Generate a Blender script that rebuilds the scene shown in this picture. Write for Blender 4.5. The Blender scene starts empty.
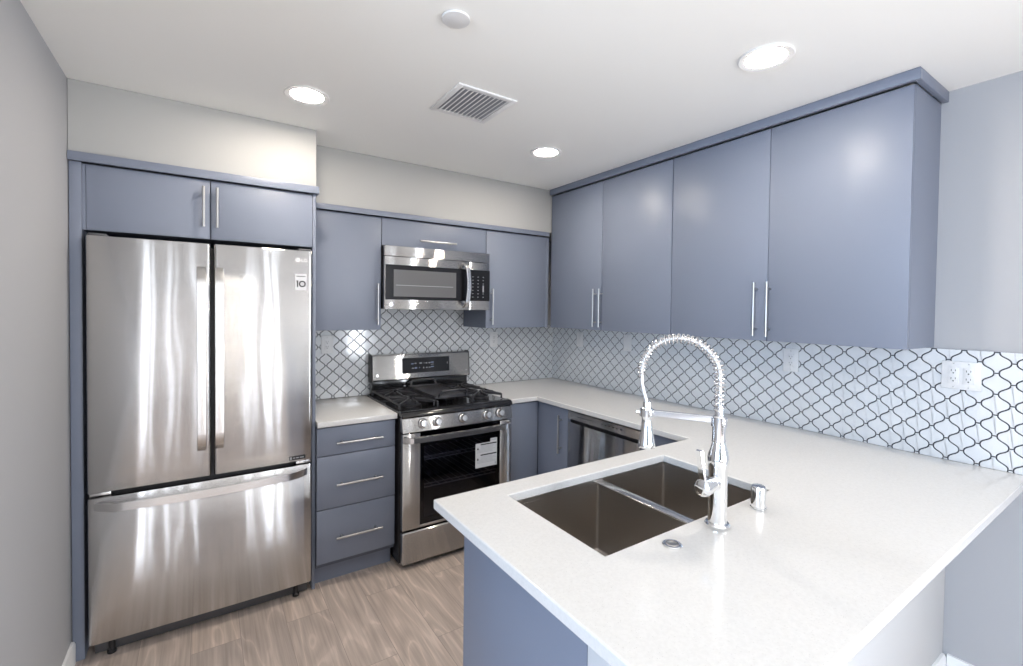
import bpy, bmesh, math, random
from math import sin, cos, pi, radians
from mathutils import Vector, Matrix

scn = bpy.context.scene
COL = scn.collection

# ------------------------------------------------------------------ camera
FPX, YAW, PITCH, ROLL = 459.99, radians(33.7172), radians(-1.1933), radians(0.6695)
cam_d = bpy.data.cameras.new('camera')
cam = bpy.data.objects.new('camera', cam_d)
COL.objects.link(cam)
fw = Vector((sin(YAW) * cos(PITCH), cos(YAW) * cos(PITCH), sin(PITCH)))
rt = Vector((cos(YAW), -sin(YAW), 0))
up = rt.cross(fw)
r2 = rt * cos(ROLL) + up * sin(ROLL)
u2 = up * cos(ROLL) - rt * sin(ROLL)
M = Matrix((r2, u2, -fw)).transposed().to_4x4()
M.translation = Vector((-2.6069, -3.2313, 1.5279))
cam.matrix_world = M
cam_d.sensor_width = 36.0
cam_d.lens = FPX / 1023 * 36.0
cam_d.shift_y = -14.62 / 1023
cam_d.clip_start = 0.02
scn.camera = cam

# ------------------------------------------------------------------ light and exposure
scn.view_settings.view_transform = 'Standard'
scn.view_settings.look = 'None'
scn.view_settings.gamma = 1
scn.view_settings.exposure = 1.05
scn.view_settings.use_curve_mapping = False
scn.cycles.use_denoising = True
scn.cycles.max_bounces = 10
scn.cycles.diffuse_bounces = 6
scn.cycles.glossy_bounces = 6
scn.cycles.caustics_reflective = False
scn.cycles.caustics_refractive = False
scn.cycles.sample_clamp_indirect = 4.0
LAMP_STRENGTH = 108.0          # recessed ceiling lamps
LAMP_COLOR = (1.0, 0.90, 0.78)
DAY_COLOR = (0.88, 0.93, 1.0)
BLUE_SKY = (0.52, 0.72, 1.0)

world = bpy.data.worlds.new('daylight')
scn.world = world
world.use_nodes = True
bg = world.node_tree.nodes['Background']
bg.inputs['Color'].default_value = (0.72, 0.84, 1.0, 1)
bg.inputs['Strength'].default_value = 1.2


def day_light(name, loc, rot, sx, sy, watts, col=DAY_COLOR):
    d = bpy.data.lights.new(name, 'AREA')
    d.shape = 'RECTANGLE'
    d.size, d.size_y = sx, sy
    d.energy = watts
    d.color = col
    o = bpy.data.objects.new(name, d)
    o.location = loc
    o.rotation_euler = rot
    COL.objects.link(o)
    return o


REAR = -7.2
SLITS = [(-3.62, -3.47, 3.2), (-3.41, -3.35, 1.0), (-3.17, -3.11, 0.9), (-3.02, -2.98, 0.5), (-2.81, -2.75, 0.8),
         (-1.95, -1.89, 0.8), (-1.85, -1.80, 0.7), (-1.67, -1.50, 3.2), (-1.42, -1.33, 1.7)]   # added rear slits, shaped to streak the fridge reflections: x0, x1, watts
for a, b_, wt in SLITS:
    day_light('streak_light_rear', ((a + b_) / 2, REAR + 0.02, 1.2), (radians(90), 0, 0), b_ - a, 2.1, wt)
day_light('daylight_left', (-6.58, -4.6, 1.35), (0, radians(-90), 0), 1.9, 3.2, 98, BLUE_SKY)
day_light('fill_light_right', (-0.02, -6.4, 1.35), (0, radians(90), 0), 1.9, 1.3, 140)  # added fill from the right, lifts the left wall and ceiling

# added fill light behind the camera, aimed up to brighten the ceiling
d = bpy.data.lights.new('ceiling_fill', 'AREA')
d.shape, d.size, d.energy, d.color = 'DISK', 0.5, 13, (1.0, 0.92, 0.80)
o = bpy.data.objects.new('ceiling_fill', d)
o.location, o.rotation_euler = (-2.3, -4.2, 0.9), (radians(180), 0, 0)
COL.objects.link(o)

# ------------------------------------------------------------------ dimensions
XW = -6.6                      # far side of the room that opens left of the kitchen
XL, H, CT, CTB = -3.08, 2.463, 0.914, 0.883
rnd = random.Random(4)


# ------------------------------------------------------------------ materials
def new_mat(name):
    m = bpy.data.materials.new(name)
    m.use_nodes = True
    nt = m.node_tree
    b = nt.nodes['Principled BSDF']
    return m, nt, b


def plain(name, col, rough=0.5, metal=0.0, spec=0.5, coat=0.0, emit=None, estr=0.0):
    m, nt, b = new_mat(name)
    b.inputs['Base Color'].default_value = (*col, 1)
    b.inputs['Roughness'].default_value = rough
    b.inputs['Metallic'].default_value = metal
    b.inputs['Specular IOR Level'].default_value = spec
    b.inputs['Coat Weight'].default_value = coat
    if emit:
        b.inputs['Emission Color'].default_value = (*emit, 1)
        b.inputs['Emission Strength'].default_value = estr
    return m


def add_bump(nt, b, scale, strength, dist=0.001, detail=2.0, stretch=None):
    tc = nt.nodes.new('ShaderNodeTexCoord')
    mp = nt.nodes.new('ShaderNodeMapping')
    nz = nt.nodes.new('ShaderNodeTexNoise')
    bp = nt.nodes.new('ShaderNodeBump')
    if stretch:
        mp.inputs['Scale'].default_value = stretch
    nz.inputs['Scale'].default_value = scale
    nz.inputs['Detail'].default_value = detail
    bp.inputs['Strength'].default_value = strength
    bp.inputs['Distance'].default_value = dist
    nt.links.new(tc.outputs['Object'], mp.inputs['Vector'])
    nt.links.new(mp.outputs['Vector'], nz.inputs['Vector'])
    nt.links.new(nz.outputs['Fac'], bp.inputs['Height'])
    nt.links.new(bp.outputs['Normal'], b.inputs['Normal'])
    return nz, bp


def wall_paint(name, col):
    m, nt, b = new_mat(name)
    b.inputs['Base Color'].default_value = (*col, 1)
    b.inputs['Roughness'].default_value = 0.75
    b.inputs['Specular IOR Level'].default_value = 0.25
    add_bump(nt, b, 160, 0.12, 0.001, 3)
    return m


def steel(name, col, rough, wob=0.0, brush=0.28):
    """Brushed stainless steel: fine brush lines tilt the surface up and down, so highlights run vertically."""
    m, nt, b = new_mat(name)
    N, L = nt.nodes, nt.links
    b.inputs['Base Color'].default_value = (*col, 1)
    b.inputs['Metallic'].default_value = 1
    b.inputs['Roughness'].default_value = rough
    tc = N.new('ShaderNodeTexCoord')
    sc = N.new('ShaderNodeVectorMath')
    sc.operation = 'SCALE'
    sc.inputs['Scale'].default_value = 9000
    nz = N.new('ShaderNodeTexWhiteNoise')
    L.new(tc.outputs['Object'], sc.inputs[0])
    L.new(sc.outputs['Vector'], nz.inputs['Vector'])
    mr = N.new('ShaderNodeMapRange')
    mr.clamp = False
    mr.inputs['To Min'].default_value = -brush
    mr.inputs['To Max'].default_value = brush
    L.new(nz.outputs['Value'], mr.inputs['Value'])
    cx = N.new('ShaderNodeCombineXYZ')
    L.new(mr.outputs['Result'], cx.inputs['Z'])
    ad = N.new('ShaderNodeVectorMath')
    nm = N.new('ShaderNodeVectorMath')
    nm.operation = 'NORMALIZE'
    if wob:
        mp2 = N.new('ShaderNodeMapping')
        mp2.inputs['Scale'].default_value = (6, 6, 1.4)
        n2 = N.new('ShaderNodeTexNoise')
        n2.inputs['Scale'].default_value = 1.0
        n2.inputs['Detail'].default_value = 1.0
        bp = N.new('ShaderNodeBump')
        bp.inputs['Strength'].default_value = 1.0
        bp.inputs['Distance'].default_value = wob
        L.new(tc.outputs['Object'], mp2.inputs['Vector'])
        L.new(mp2.outputs['Vector'], n2.inputs['Vector'])
        L.new(n2.outputs['Fac'], bp.inputs['Height'])
        L.new(bp.outputs['Normal'], ad.inputs[0])
    else:
        ge = N.new('ShaderNodeNewGeometry')
        L.new(ge.outputs['Normal'], ad.inputs[0])
    L.new(cx.outputs['Vector'], ad.inputs[1])
    L.new(ad.outputs['Vector'], nm.inputs[0])
    L.new(nm.outputs['Vector'], b.inputs['Normal'])
    return m


def quartz_mat():
    m, nt, b = new_mat('white_quartz')
    b.inputs['Roughness'].default_value = 0.13
    b.inputs['Specular IOR Level'].default_value = 0.5
    tc = nt.nodes.new('ShaderNodeTexCoord')
    vo = nt.nodes.new('ShaderNodeTexVoronoi')
    vo.inputs['Scale'].default_value = 190
    nz = nt.nodes.new('ShaderNodeTexNoise')
    nz.inputs['Scale'].default_value = 120
    nz.inputs['Detail'].default_value = 4
    r1 = nt.nodes.new('ShaderNodeValToRGB')
    r1.color_ramp.elements[0].position = 0.0
    r1.color_ramp.elements[0].color = (0.40, 0.39, 0.38, 1)
    r1.color_ramp.elements[1].position = 0.21
    r1.color_ramp.elements[1].color = (0.67, 0.665, 0.655, 1)
    r2_ = nt.nodes.new('ShaderNodeValToRGB')
    r2_.color_ramp.elements[0].position = 0.35
    r2_.color_ramp.elements[0].color = (0.95, 0.95, 0.95, 1)
    r2_.color_ramp.elements[1].position = 0.62
    r2_.color_ramp.elements[1].color = (1, 1, 1, 1)
    # only some of the cells carry a dark grain
    cmp_ = nt.nodes.new('ShaderNodeSeparateColor')
    gt = nt.nodes.new('ShaderNodeMath')
    gt.operation = 'GREATER_THAN'
    gt.inputs[1].default_value = 0.50
    mx0 = nt.nodes.new('ShaderNodeMix')
    mx0.data_type = 'RGBA'
    mx0.inputs['A'].default_value = (0.67, 0.665, 0.655, 1)
    mx = nt.nodes.new('ShaderNodeMix')
    mx.data_type = 'RGBA'
    mx.blend_type = 'MULTIPLY'
    mx.inputs['Factor'].default_value = 1
    for n in (vo, nz):
        nt.links.new(tc.outputs['Object'], n.inputs['Vector'])
    nt.links.new(vo.outputs['Distance'], r1.inputs['Fac'])
    nt.links.new(vo.outputs['Color'], cmp_.inputs['Color'])
    nt.links.new(cmp_.outputs['Red'], gt.inputs[0])
    nt.links.new(gt.outputs['Value'], mx0.inputs['Factor'])
    nt.links.new(r1.outputs['Color'], mx0.inputs['B'])
    nt.links.new(nz.outputs['Fac'], r2_.inputs['Fac'])
    nt.links.new(mx0.outputs['Result'], mx.inputs['A'])
    nt.links.new(r2_.outputs['Color'], mx.inputs['B'])
    nt.links.new(mx.outputs['Result'], b.inputs['Base Color'])
    return m


def floor_mat():
    """Greige oak planks running front to back."""
    m, nt, b = new_mat('oak_planks')
    N, L = nt.nodes, nt.links
    tc = N.new('ShaderNodeTexCoord')
    mp = N.new('ShaderNodeMapping')
    mp.inputs['Rotation'].default_value = (0, 0, radians(90))
    br = N.new('ShaderNodeTexBrick')
    br.offset = 0.37
    br.inputs['Scale'].default_value = 1
    br.inputs['Brick Width'].default_value = 1.3
    br.inputs['Row Height'].default_value = 0.19
    br.inputs['Mortar Size'].default_value = 0.0012
    br.inputs['Mortar Smooth'].default_value = 0.2
    br.inputs['Color1'].default_value = (0, 0, 0, 1)
    br.inputs['Color2'].default_value = (1, 1, 1, 1)
    br.inputs['Mortar'].default_value = (0.5, 0.5, 0.5, 1)
    L.new(tc.outputs['Object'], mp.inputs['Vector'])
    L.new(mp.outputs['Vector'], br.inputs['Vector'])
    # a different grain offset for each plank
    sc = N.new('ShaderNodeVectorMath')
    sc.operation = 'SCALE'
    sc.inputs['Scale'].default_value = 7.3
    ad = N.new('ShaderNodeVectorMath')
    L.new(br.outputs['Color'], sc.inputs[0])
    L.new(tc.outputs['Object'], ad.inputs[0])
    L.new(sc.outputs['Vector'], ad.inputs[1])
    st = N.new('ShaderNodeMapping')
    st.inputs['Scale'].default_value = (5.2, 1.0, 1)
    L.new(ad.outputs['Vector'], st.inputs['Vector'])
    n1 = N.new('ShaderNodeTexNoise')          # broad figure -> cathedral rings
    n1.inputs['Scale'].default_value = 1.25
    n1.inputs['Detail'].default_value = 1.5
    n1.inputs['Distortion'].default_value = 0.35
    L.new(st.outputs['Vector'], n1.inputs['Vector'])
    ml = N.new('ShaderNodeMath')
    ml.operation = 'MULTIPLY'
    ml.inputs[1].default_value = 44
    sn = N.new('ShaderNodeMath')
    sn.operation = 'SINE'
    L.new(n1.outputs['Fac'], ml.inputs[0])
    L.new(ml.outputs['Value'], sn.inputs[0])
    mr = N.new('ShaderNodeMapRange')
    mr.inputs['From Min'].default_value = -1
    mr.inputs['From Max'].default_value = 1
    L.new(sn.outputs['Value'], mr.inputs['Value'])
    st2 = N.new('ShaderNodeMapping')
    st2.inputs['Scale'].default_value = (60, 2.2, 1)
    L.new(ad.outputs['Vector'], st2.inputs['Vector'])
    n2 = N.new('ShaderNodeTexNoise')
    n2.inputs['Scale'].default_value = 1.5
    n2.inputs['Detail'].default_value = 5
    L.new(st2.outputs['Vector'], n2.inputs['Vector'])
    r1 = N.new('ShaderNodeValToRGB')
    r1.color_ramp.elements[0].position = 0.25
    r1.color_ramp.elements[0].color = (0.45, 0.37, 0.32, 1)
    r1.color_ramp.elements[1].position = 0.75
    r1.color_ramp.elements[1].color = (0.66, 0.565, 0.50, 1)
    L.new(n2.outputs['Fac'], r1.inputs['Fac'])
    r2_ = N.new('ShaderNodeValToRGB')
    r2_.color_ramp.elements[0].position = 0.0
    r2_.color_ramp.elements[0].color = (0.86, 0.86, 0.86, 1)
    r2_.color_ramp.elements[1].position = 0.93
    r2_.color_ramp.elements[1].color = (1.0, 1.0, 1.0, 1)
    e = r2_.color_ramp.elements.new(1.0)
    e.color = (1.15, 1.15, 1.16, 1)
    L.new(mr.outputs['Result'], r2_.inputs['Fac'])
    mx = N.new('ShaderNodeMix')
    mx.data_type = 'RGBA'
    mx.blend_type = 'MULTIPLY'
    mx.inputs['Factor'].default_value = 1
    L.new(r1.outputs['Color'], mx.inputs['A'])
    L.new(r2_.outputs['Color'], mx.inputs['B'])
    # tone of each plank
    r3 = N.new('ShaderNodeValToRGB')
    r3.color_ramp.elements[0].color = (0.88, 0.88, 0.89, 1)
    r3.color_ramp.elements[1].color = (1.12, 1.10, 1.08, 1)
    L.new(br.outputs['Color'], r3.inputs['Fac'])
    mx2 = N.new('ShaderNodeMix')
    mx2.data_type = 'RGBA'
    mx2.blend_type = 'MULTIPLY'
    mx2.inputs['Factor'].default_value = 1
    L.new(mx.outputs['Result'], mx2.inputs['A'])
    L.new(r3.outputs['Color'], mx2.inputs['B'])
    mx3 = N.new('ShaderNodeMix')
    mx3.data_type = 'RGBA'
    mx3.inputs['B'].default_value = (0.33, 0.27, 0.235, 1)
    L.new(br.outputs['Fac'], mx3.inputs['Factor'])
    L.new(mx2.outputs['Result'], mx3.inputs['A'])
    L.new(mx3.outputs['Result'], b.inputs['Base Color'])
    b.inputs['Roughness'].default_value = 0.42
    bp = N.new('ShaderNodeBump')
    bp.inputs['Strength'].default_value = 0.15
    bp.inputs['Distance'].default_value = 0.001
    L.new(n2.outputs['Fac'], bp.inputs['Height'])
    L.new(bp.outputs['Normal'], b.inputs['Normal'])
    return m


def oven_glass_mat(name, tint, mixf):
    m = bpy.data.materials.new(name)
    m.use_nodes = True
    nt = m.node_tree
    nt.nodes.clear()
    out = nt.nodes.new('ShaderNodeOutputMaterial')
    tr = nt.nodes.new('ShaderNodeBsdfTransparent')
    tr.inputs['Color'].default_value = (*tint, 1)
    gl = nt.nodes.new('ShaderNodeBsdfGlossy')
    gl.inputs['Roughness'].default_value = 0.03
    fr = nt.nodes.new('ShaderNodeFresnel')
    fr.inputs['IOR'].default_value = mixf
    mx = nt.nodes.new('ShaderNodeMixShader')
    nt.links.new(fr.outputs['Fac'], mx.inputs['Fac'])
    nt.links.new(tr.outputs['BSDF'], mx.inputs[1])
    nt.links.new(gl.outputs['BSDF'], mx.inputs[2])
    nt.links.new(mx.outputs['Shader'], out.inputs['Surface'])
    return m


MAT = dict(
    wall=wall_paint('wall_paint_grey', (0.41, 0.41, 0.42)),
    wall_darkened=wall_paint('wall_paint_darkened', (0.13, 0.125, 0.12)),  # unseen rear wall, darkened to keep contrast in the fridge reflections
    soffit=wall_paint('soffit_paint', (0.43, 0.43, 0.42)),
    ceiling=wall_paint('ceiling_paint', (0.89, 0.89, 0.865)),
    white_wall=wall_paint('white_wall_paint', (0.56, 0.57, 0.58)),
    trim=plain('white_trim_paint', (0.78, 0.78, 0.78), 0.4),
    floor=floor_mat(),
    quartz=quartz_mat(),
    cab=plain('slate_blue_lacquer', (0.188, 0.212, 0.272), 0.41, spec=0.38),
    cab_in=plain('cabinet_shadow_gap', (0.10, 0.115, 0.15), 0.6),
    nickel=plain('brushed_nickel', (0.52, 0.515, 0.51), 0.30, metal=1),
    steel=steel('brushed_stainless', (0.53, 0.52, 0.515), 0.055, wob=0.0013),
    steel_s=steel('stainless_small', (0.56, 0.55, 0.54), 0.08, wob=0.0005, brush=0.60),
    steel_h=steel('stainless_handle', (0.72, 0.71, 0.70), 0.20, brush=0.12),
    steel_dark=plain('grey_coated_steel', (0.10, 0.10, 0.105), 0.45, metal=0.3),
    sink=plain('sink_stainless', (0.50, 0.47, 0.44), 0.30, metal=1),
    chrome=plain('polished_chrome', (0.86, 0.87, 0.88), 0.045, metal=1),
    spring=plain('spring_chrome', (0.85, 0.83, 0.82), 0.10, metal=1),
    hose=plain('grey_hose', (0.62, 0.60, 0.60), 0.35, metal=0.6),
    black=plain('black_enamel', (0.012, 0.012, 0.014), 0.12, coat=0.3),
    black_m=plain('black_plastic', (0.015, 0.015, 0.017), 0.4),
    iron=plain('cast_iron', (0.030, 0.030, 0.035), 0.40),
    glass_b=plain('black_glass', (0.012, 0.012, 0.014), 0.06, spec=0.35),
    mw_glass=plain('microwave_mesh_window', (0.12, 0.12, 0.125), 0.10),
    oven_glass=oven_glass_mat('tinted_oven_glass', (0.58, 0.58, 0.64), 1.45),
    oven_in=plain('oven_cavity_enamel', (0.12, 0.12, 0.15), 0.4),
    rack=plain('oven_rack_wire', (0.7, 0.7, 0.7), 0.3, metal=1),
    tile=plain('white_glazed_tile', (0.68, 0.70, 0.72), 0.10, coat=0.25),
    grout=plain('charcoal_grout', (0.035, 0.038, 0.048), 0.85),
    plastic=plain('white_plastic', (0.72, 0.72, 0.72), 0.35),
    slot=plain('dark_slot', (0.03, 0.03, 0.03), 0.6),
    lamp=plain('lamp_lens', (1, 1, 1), 0.5, emit=LAMP_COLOR, estr=LAMP_STRENGTH),
    vent_dark=plain('duct_dark', (0.36, 0.38, 0.41), 0.8),
    label_w=plain('label_paper', (0.60, 0.61, 0.63), 0.6, spec=0.2),
    label_g=plain('label_print_grey', (0.42, 0.44, 0.47), 0.6),
    emblem_white=plain('emblem_white', (0.88, 0.88, 0.88), 0.4),
    ink=plain('label_ink', (0.03, 0.03, 0.035), 0.6),
    mark=plain('printed_marks', (0.30, 0.31, 0.33), 0.5),
    mark_b=plain('printed_marks_blue', (0.22, 0.27, 0.42), 0.5),
    frame=plain('window_frame_white', (0.8, 0.8, 0.8), 0.4),
)


# ------------------------------------------------------------------ mesh helpers
class MB:
    """Collects shapes; obj() links them as ONE mesh object."""

    def __init__(s):
        s.bm = bmesh.new()

    def _merge(s, tmp):
        me = bpy.data.meshes.new('tmp')
        tmp.to_mesh(me)
        tmp.free()
        s.bm.from_mesh(me)
        bpy.data.meshes.remove(me)

    def box(s, x0, x1, y0, y1, z0, z1, bev=0.0, seg=2, mi=0):
        b = bmesh.new()
        bmesh.ops.create_cube(b, size=1)
        for v in b.verts:
            v.co = Vector(((x0 + x1) / 2 + v.co.x * (x1 - x0), (y0 + y1) / 2 + v.co.y * (y1 - y0),
                           (z0 + z1) / 2 + v.co.z * (z1 - z0)))
        if bev:
            bmesh.ops.bevel(b, geom=b.edges[:], offset=bev, segments=seg, profile=0.5, affect='EDGES')
        for f in b.faces:
            f.material_index = mi
        s._merge(b)
        return s

    def prism(s, poly, a0, a1, plane='xy', bev=0.0, seg=2, mi=0):
        """poly in the named plane, extruded along the third axis from a0 to a1."""
        def P(p, a):
            if plane == 'xy':
                return (p[0], p[1], a)
            if plane == 'yz':
                return (a, p[0], p[1])
            return (p[0], a, p[1])
        b = bmesh.new()
        lo = [b.verts.new(P(p, a0)) for p in poly]
        hi = [b.verts.new(P(p, a1)) for p in poly]
        n = len(poly)
        f0 = b.faces.new(lo)
        f1 = b.faces.new(hi)
        for i in range(n):
            b.faces.new((lo[i], lo[(i + 1) % n], hi[(i + 1) % n], hi[i]))
        bmesh.ops.recalc_face_normals(b, faces=b.faces[:])
        if bev:
            bmesh.ops.bevel(b, geom=list(f0.edges) + list(f1.edges), offset=bev, segments=seg,
                            profile=0.5, affect='EDGES')
        for f in b.faces:
            f.material_index = mi
        s._merge(b)
        return s

    def sweep(s, path, section, side, cap=True, mi=0):
        """section (a along side, b along tangent x side) carried along path."""
        b = bmesh.new()
        side = Vector(side).normalized()
        P = [Vector(p) for p in path]
        rings = []
        for i, p in enumerate(P):
            t = (P[min(i + 1, len(P) - 1)] - P[max(i - 1, 0)]).normalized()
            n = t.cross(side).normalized()
            rings.append([b.verts.new(p + side * a + n * c) for a, c in section])
        m = len(section)
        for i in range(len(rings) - 1):
            for j in range(m):
                b.faces.new((rings[i][j], rings[i][(j + 1) % m], rings[i + 1][(j + 1) % m], rings[i + 1][j]))
        if cap:
            b.faces.new(rings[0])
            b.faces.new(rings[-1])
        bmesh.ops.recalc_face_normals(b, faces=b.faces[:])
        for f in b.faces:
            f.material_index = mi
        s._merge(b)
        return s

    def tube(s, path, r, n=12, cap=True, mi=0):
        b = bmesh.new()
        P = [Vector(p) for p in path]
        R = r if isinstance(r, (list, tuple)) else [r] * len(P)
        t0 = (P[1] - P[0]).normalized()
        nrm = t0.orthogonal().normalized()
        rings = []
        for i, p in enumerate(P):
            t = (P[min(i + 1, len(P) - 1)] - P[max(i - 1, 0)]).normalized()
            nrm = (nrm - t * nrm.dot(t)).normalized()
            bn = t.cross(nrm)
            rings.append([b.verts.new(p + (nrm * cos(2 * pi * k / n) + bn * sin(2 * pi * k / n)) * R[i])
                          for k in range(n)])
        for i in range(len(rings) - 1):
            for j in range(n):
                b.faces.new((rings[i][j], rings[i][(j + 1) % n], rings[i + 1][(j + 1) % n], rings[i + 1][j]))
        if cap:
            b.faces.new(rings[0])
            b.faces.new(rings[-1])
        bmesh.ops.recalc_face_normals(b, faces=b.faces[:])
        for f in b.faces:
            f.material_index = mi
        s._merge(b)
        return s

    def lathe(s, prof, origin=(0, 0, 0), axis=(0, 0, 1), n=32, mi=0):
        """prof: list of (r, h) along axis from origin; closed at r = 0 ends."""
        b = bmesh.new()
        ax = Vector(axis).normalized()
        e1 = ax.orthogonal().normalized()
        e2 = ax.cross(e1)
        O = Vector(origin)
        rings = []
        for r, h in prof:
            if r < 1e-6:
                rings.append([b.verts.new(O + ax * h)])
            else:
                rings.append([b.verts.new(O + ax * h + (e1 * cos(2 * pi * k / n) + e2 * sin(2 * pi * k / n)) * r)
                              for k in range(n)])
        for A, B in zip(rings, rings[1:]):
            for j in range(n):
                k = (j + 1) % n
                if len(A) == 1 and len(B) > 1:
                    b.faces.new((A[0], B[k], B[j]))
                elif len(B) == 1 and len(A) > 1:
                    b.faces.new((A[j], A[k], B[0]))
                elif len(A) > 1:
                    b.faces.new((A[j], A[k], B[k], B[j]))
        bmesh.ops.recalc_face_normals(b, faces=b.faces[:])
        for f in b.faces:
            f.material_index = mi
        s._merge(b)
        return s

    def cells(s, xs, ys, inside, z0, z1):
        """Slab over the grid cells for which inside(x, y) holds."""
        b = bmesh.new()
        V = {}

        def v(x, y, z):
            k = (round(x, 5), round(y, 5), round(z, 5))
            if k not in V:
                V[k] = b.verts.new(k)
            return V[k]
        ok = {(i, j): inside((xs[i] + xs[i + 1]) / 2, (ys[j] + ys[j + 1]) / 2)
              for i in range(len(xs) - 1) for j in range(len(ys) - 1)}
        for (i, j), t in ok.items():
            if not t:
                continue
            x0, x1, y0, y1 = xs[i], xs[i + 1], ys[j], ys[j + 1]
            b.faces.new((v(x0, y0, z1), v(x1, y0, z1), v(x1, y1, z1), v(x0, y1, z1)))
            b.faces.new((v(x0, y0, z0), v(x0, y1, z0), v(x1, y1, z0), v(x1, y0, z0)))
            for di, dj, (ax, ay), (bx, by) in ((-1, 0, (x0, y0), (x0, y1)), (1, 0, (x1, y1), (x1, y0)),
                                              (0, -1, (x1, y0), (x0, y0)), (0, 1, (x0, y1), (x1, y1))):
                if not ok.get((i + di, j + dj), False):
                    b.faces.new((v(ax, ay, z0), v(ax, ay, z1), v(bx, by, z1), v(bx, by, z0)))
        bmesh.ops.dissolve_limit(b, angle_limit=radians(1), verts=b.verts[:], edges=b.edges[:])
        bmesh.ops.recalc_face_normals(b, faces=b.faces[:])
        s._merge(b)
        return s

    def text(s, txt, size, origin, xdir, ydir, ext=0.0003, mi=0, align='LEFT', bold=0.0):
        cu = bpy.data.curves.new('lettering', 'FONT')
        cu.body = txt
        cu.size = size
        cu.extrude = ext
        cu.offset = bold
        cu.align_x = align
        o = bpy.data.objects.new('lettering', cu)
        COL.objects.link(o)
        dg = bpy.context.evaluated_depsgraph_get()
        me = bpy.data.meshes.new_from_object(o.evaluated_get(dg))
        x, y = Vector(xdir), Vector(ydir)
        z = x.cross(y)
        mt = Matrix((x, y, z)).transposed().to_4x4()
        mt.translation = Vector(origin)
        me.transform(mt)
        n0 = len(s.bm.faces)
        s.bm.from_mesh(me)
        s.bm.faces.ensure_lookup_table()
        for f in s.bm.faces[n0:]:
            f.material_index = mi
        bpy.data.objects.remove(o)
        bpy.data.curves.remove(cu)
        bpy.data.meshes.remove(me)
        return s


def world_loc(o):
    p = Vector((0, 0, 0))
    while o:
        p += o.location
        o = o.parent
    return p


def obj(name, mb, mats, parent=None, smooth=35):
    me = bpy.data.meshes.new(name)
    if parent:
        bmesh.ops.translate(mb.bm, verts=mb.bm.verts[:], vec=-world_loc(parent))
    mb.bm.to_mesh(me)
    mb.bm.free()
    for m in (mats if isinstance(mats, (list, tuple)) else [mats]):
        me.materials.append(MAT[m])
    for p in me.polygons:
        p.use_smooth = True
    me.set_sharp_from_angle(angle=radians(smooth))
    o = bpy.data.objects.new(name, me)
    COL.objects.link(o)
    if parent:
        o.parent = parent
    return o


def tag(o, label, cat, group=None):
    o['label'] = label
    o['category'] = cat
    if group:
        o['group'] = group
    return o


def thing(name, label, cat, loc=(0, 0, 0), group=None):
    o = bpy.data.objects.new(name, None)
    o.empty_display_size = 0.1
    o.location = loc
    COL.objects.link(o)
    return tag(o, label, cat, group)


def struct(name, mb, mat, smooth=35):
    o = obj(name, mb, mat, None, smooth)
    o['kind'] = 'structure'
    return o


def dup(root, loc, rotz, label):
    """A copy of a thing with copies of its parts and sub-parts."""
    r = root.copy()
    COL.objects.link(r)
    r.location = loc
    r.rotation_euler = (0, 0, rotz)
    r['label'] = label
    for ch in list(root.children):
        c = ch.copy()
        COL.objects.link(c)
        c.parent = r
        for g in list(ch.children):
            d = g.copy()
            COL.objects.link(d)
            d.parent = c
    return r


def bar_pull(p0, p1, out, parent, r=0.0058, stand=0.032):
    """Bar handle from p0 to p1 (points on the door face), standing off along out."""
    p0, p1, out = Vector(p0), Vector(p1), Vector(out)
    mb = MB()
    mb.tube([p0 + out * stand, p1 + out * stand], r, 14)
    d = (p1 - p0)
    for t in (0.13, 0.87):
        q = p0 + d * t
        mb.tube([q + out * 0.0, q + out * stand], r * 0.8, 12)
    return obj('handle', mb, 'nickel', parent)


# ------------------------------------------------------------------ the room
struct('floor', MB().box(XW - 0.1, 0.1, REAR - 0.1, 0.1, -0.1, 0), 'floor')
struct('ceiling', MB().box(XW - 0.1, 0.1, REAR - 0.1, 0.1, H, H + 0.1), 'ceiling')
struct('wall_back', MB().box(XL - 0.1, 0.1, 0, 0.1, 0, H), 'wall')
wq = MB()
wq.box(0, 0.1, -5.7, 0, 0, H)
wq.box(0, 0.1, REAR - 0.1, -7.1, 0, H)
wq.box(0, 0.1, -7.1, -5.7, 0, 0.4)
wq.box(0, 0.1, -7.1, -5.7, 2.3, H)
struct('wall_right', wq, 'wall')
f = MB()
for a, c in ((-7.1, -7.05), (-6.43, -6.37), (-5.75, -5.7)):
    f.box(0.03, 0.08, a, c, 0.4, 2.3)
f.box(0.03, 0.08, -7.05, -5.75, 2.25, 2.30)
f.box(0.03, 0.08, -7.05, -5.75, 0.40, 0.45)
struct('window_11', f, 'frame')  # unseen window added to house the right-hand fill light
# the left wall ends beside the camera; beyond it the room opens to the left
YE = -2.36
struct('wall_left', MB().box(XL - 0.12, XL, YE, 0, 0, H), 'wall')
struct('wall_partition', MB().box(XW, XL - 0.12, YE, YE + 0.12, 0, H), 'wall')
wl = MB()
wl.box(XW - 0.1, XW, -3.0, YE + 0.12, 0, H)
wl.box(XW - 0.1, XW, REAR - 0.1, -6.2, 0, H)
wl.box(XW - 0.1, XW, -6.2, -3.0, 0, 0.4)
wl.box(XW - 0.1, XW, -6.2, -3.0, 2.3, H)
struct('wall_far_left', wl, 'wall')
wr = MB()
xa = XW
for a, b_, wt in SLITS:
    wr.box(xa, a, REAR - 0.1, REAR, 0, H)
    wr.box(a, b_, REAR - 0.1, REAR, 2.25, H)
    wr.box(a, b_, REAR - 0.1, REAR, 0, 0.15)
    xa = b_
wr.box(xa, 0, REAR - 0.1, REAR, 0, H)
struct('wall_rear', wr, 'wall_darkened')
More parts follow.
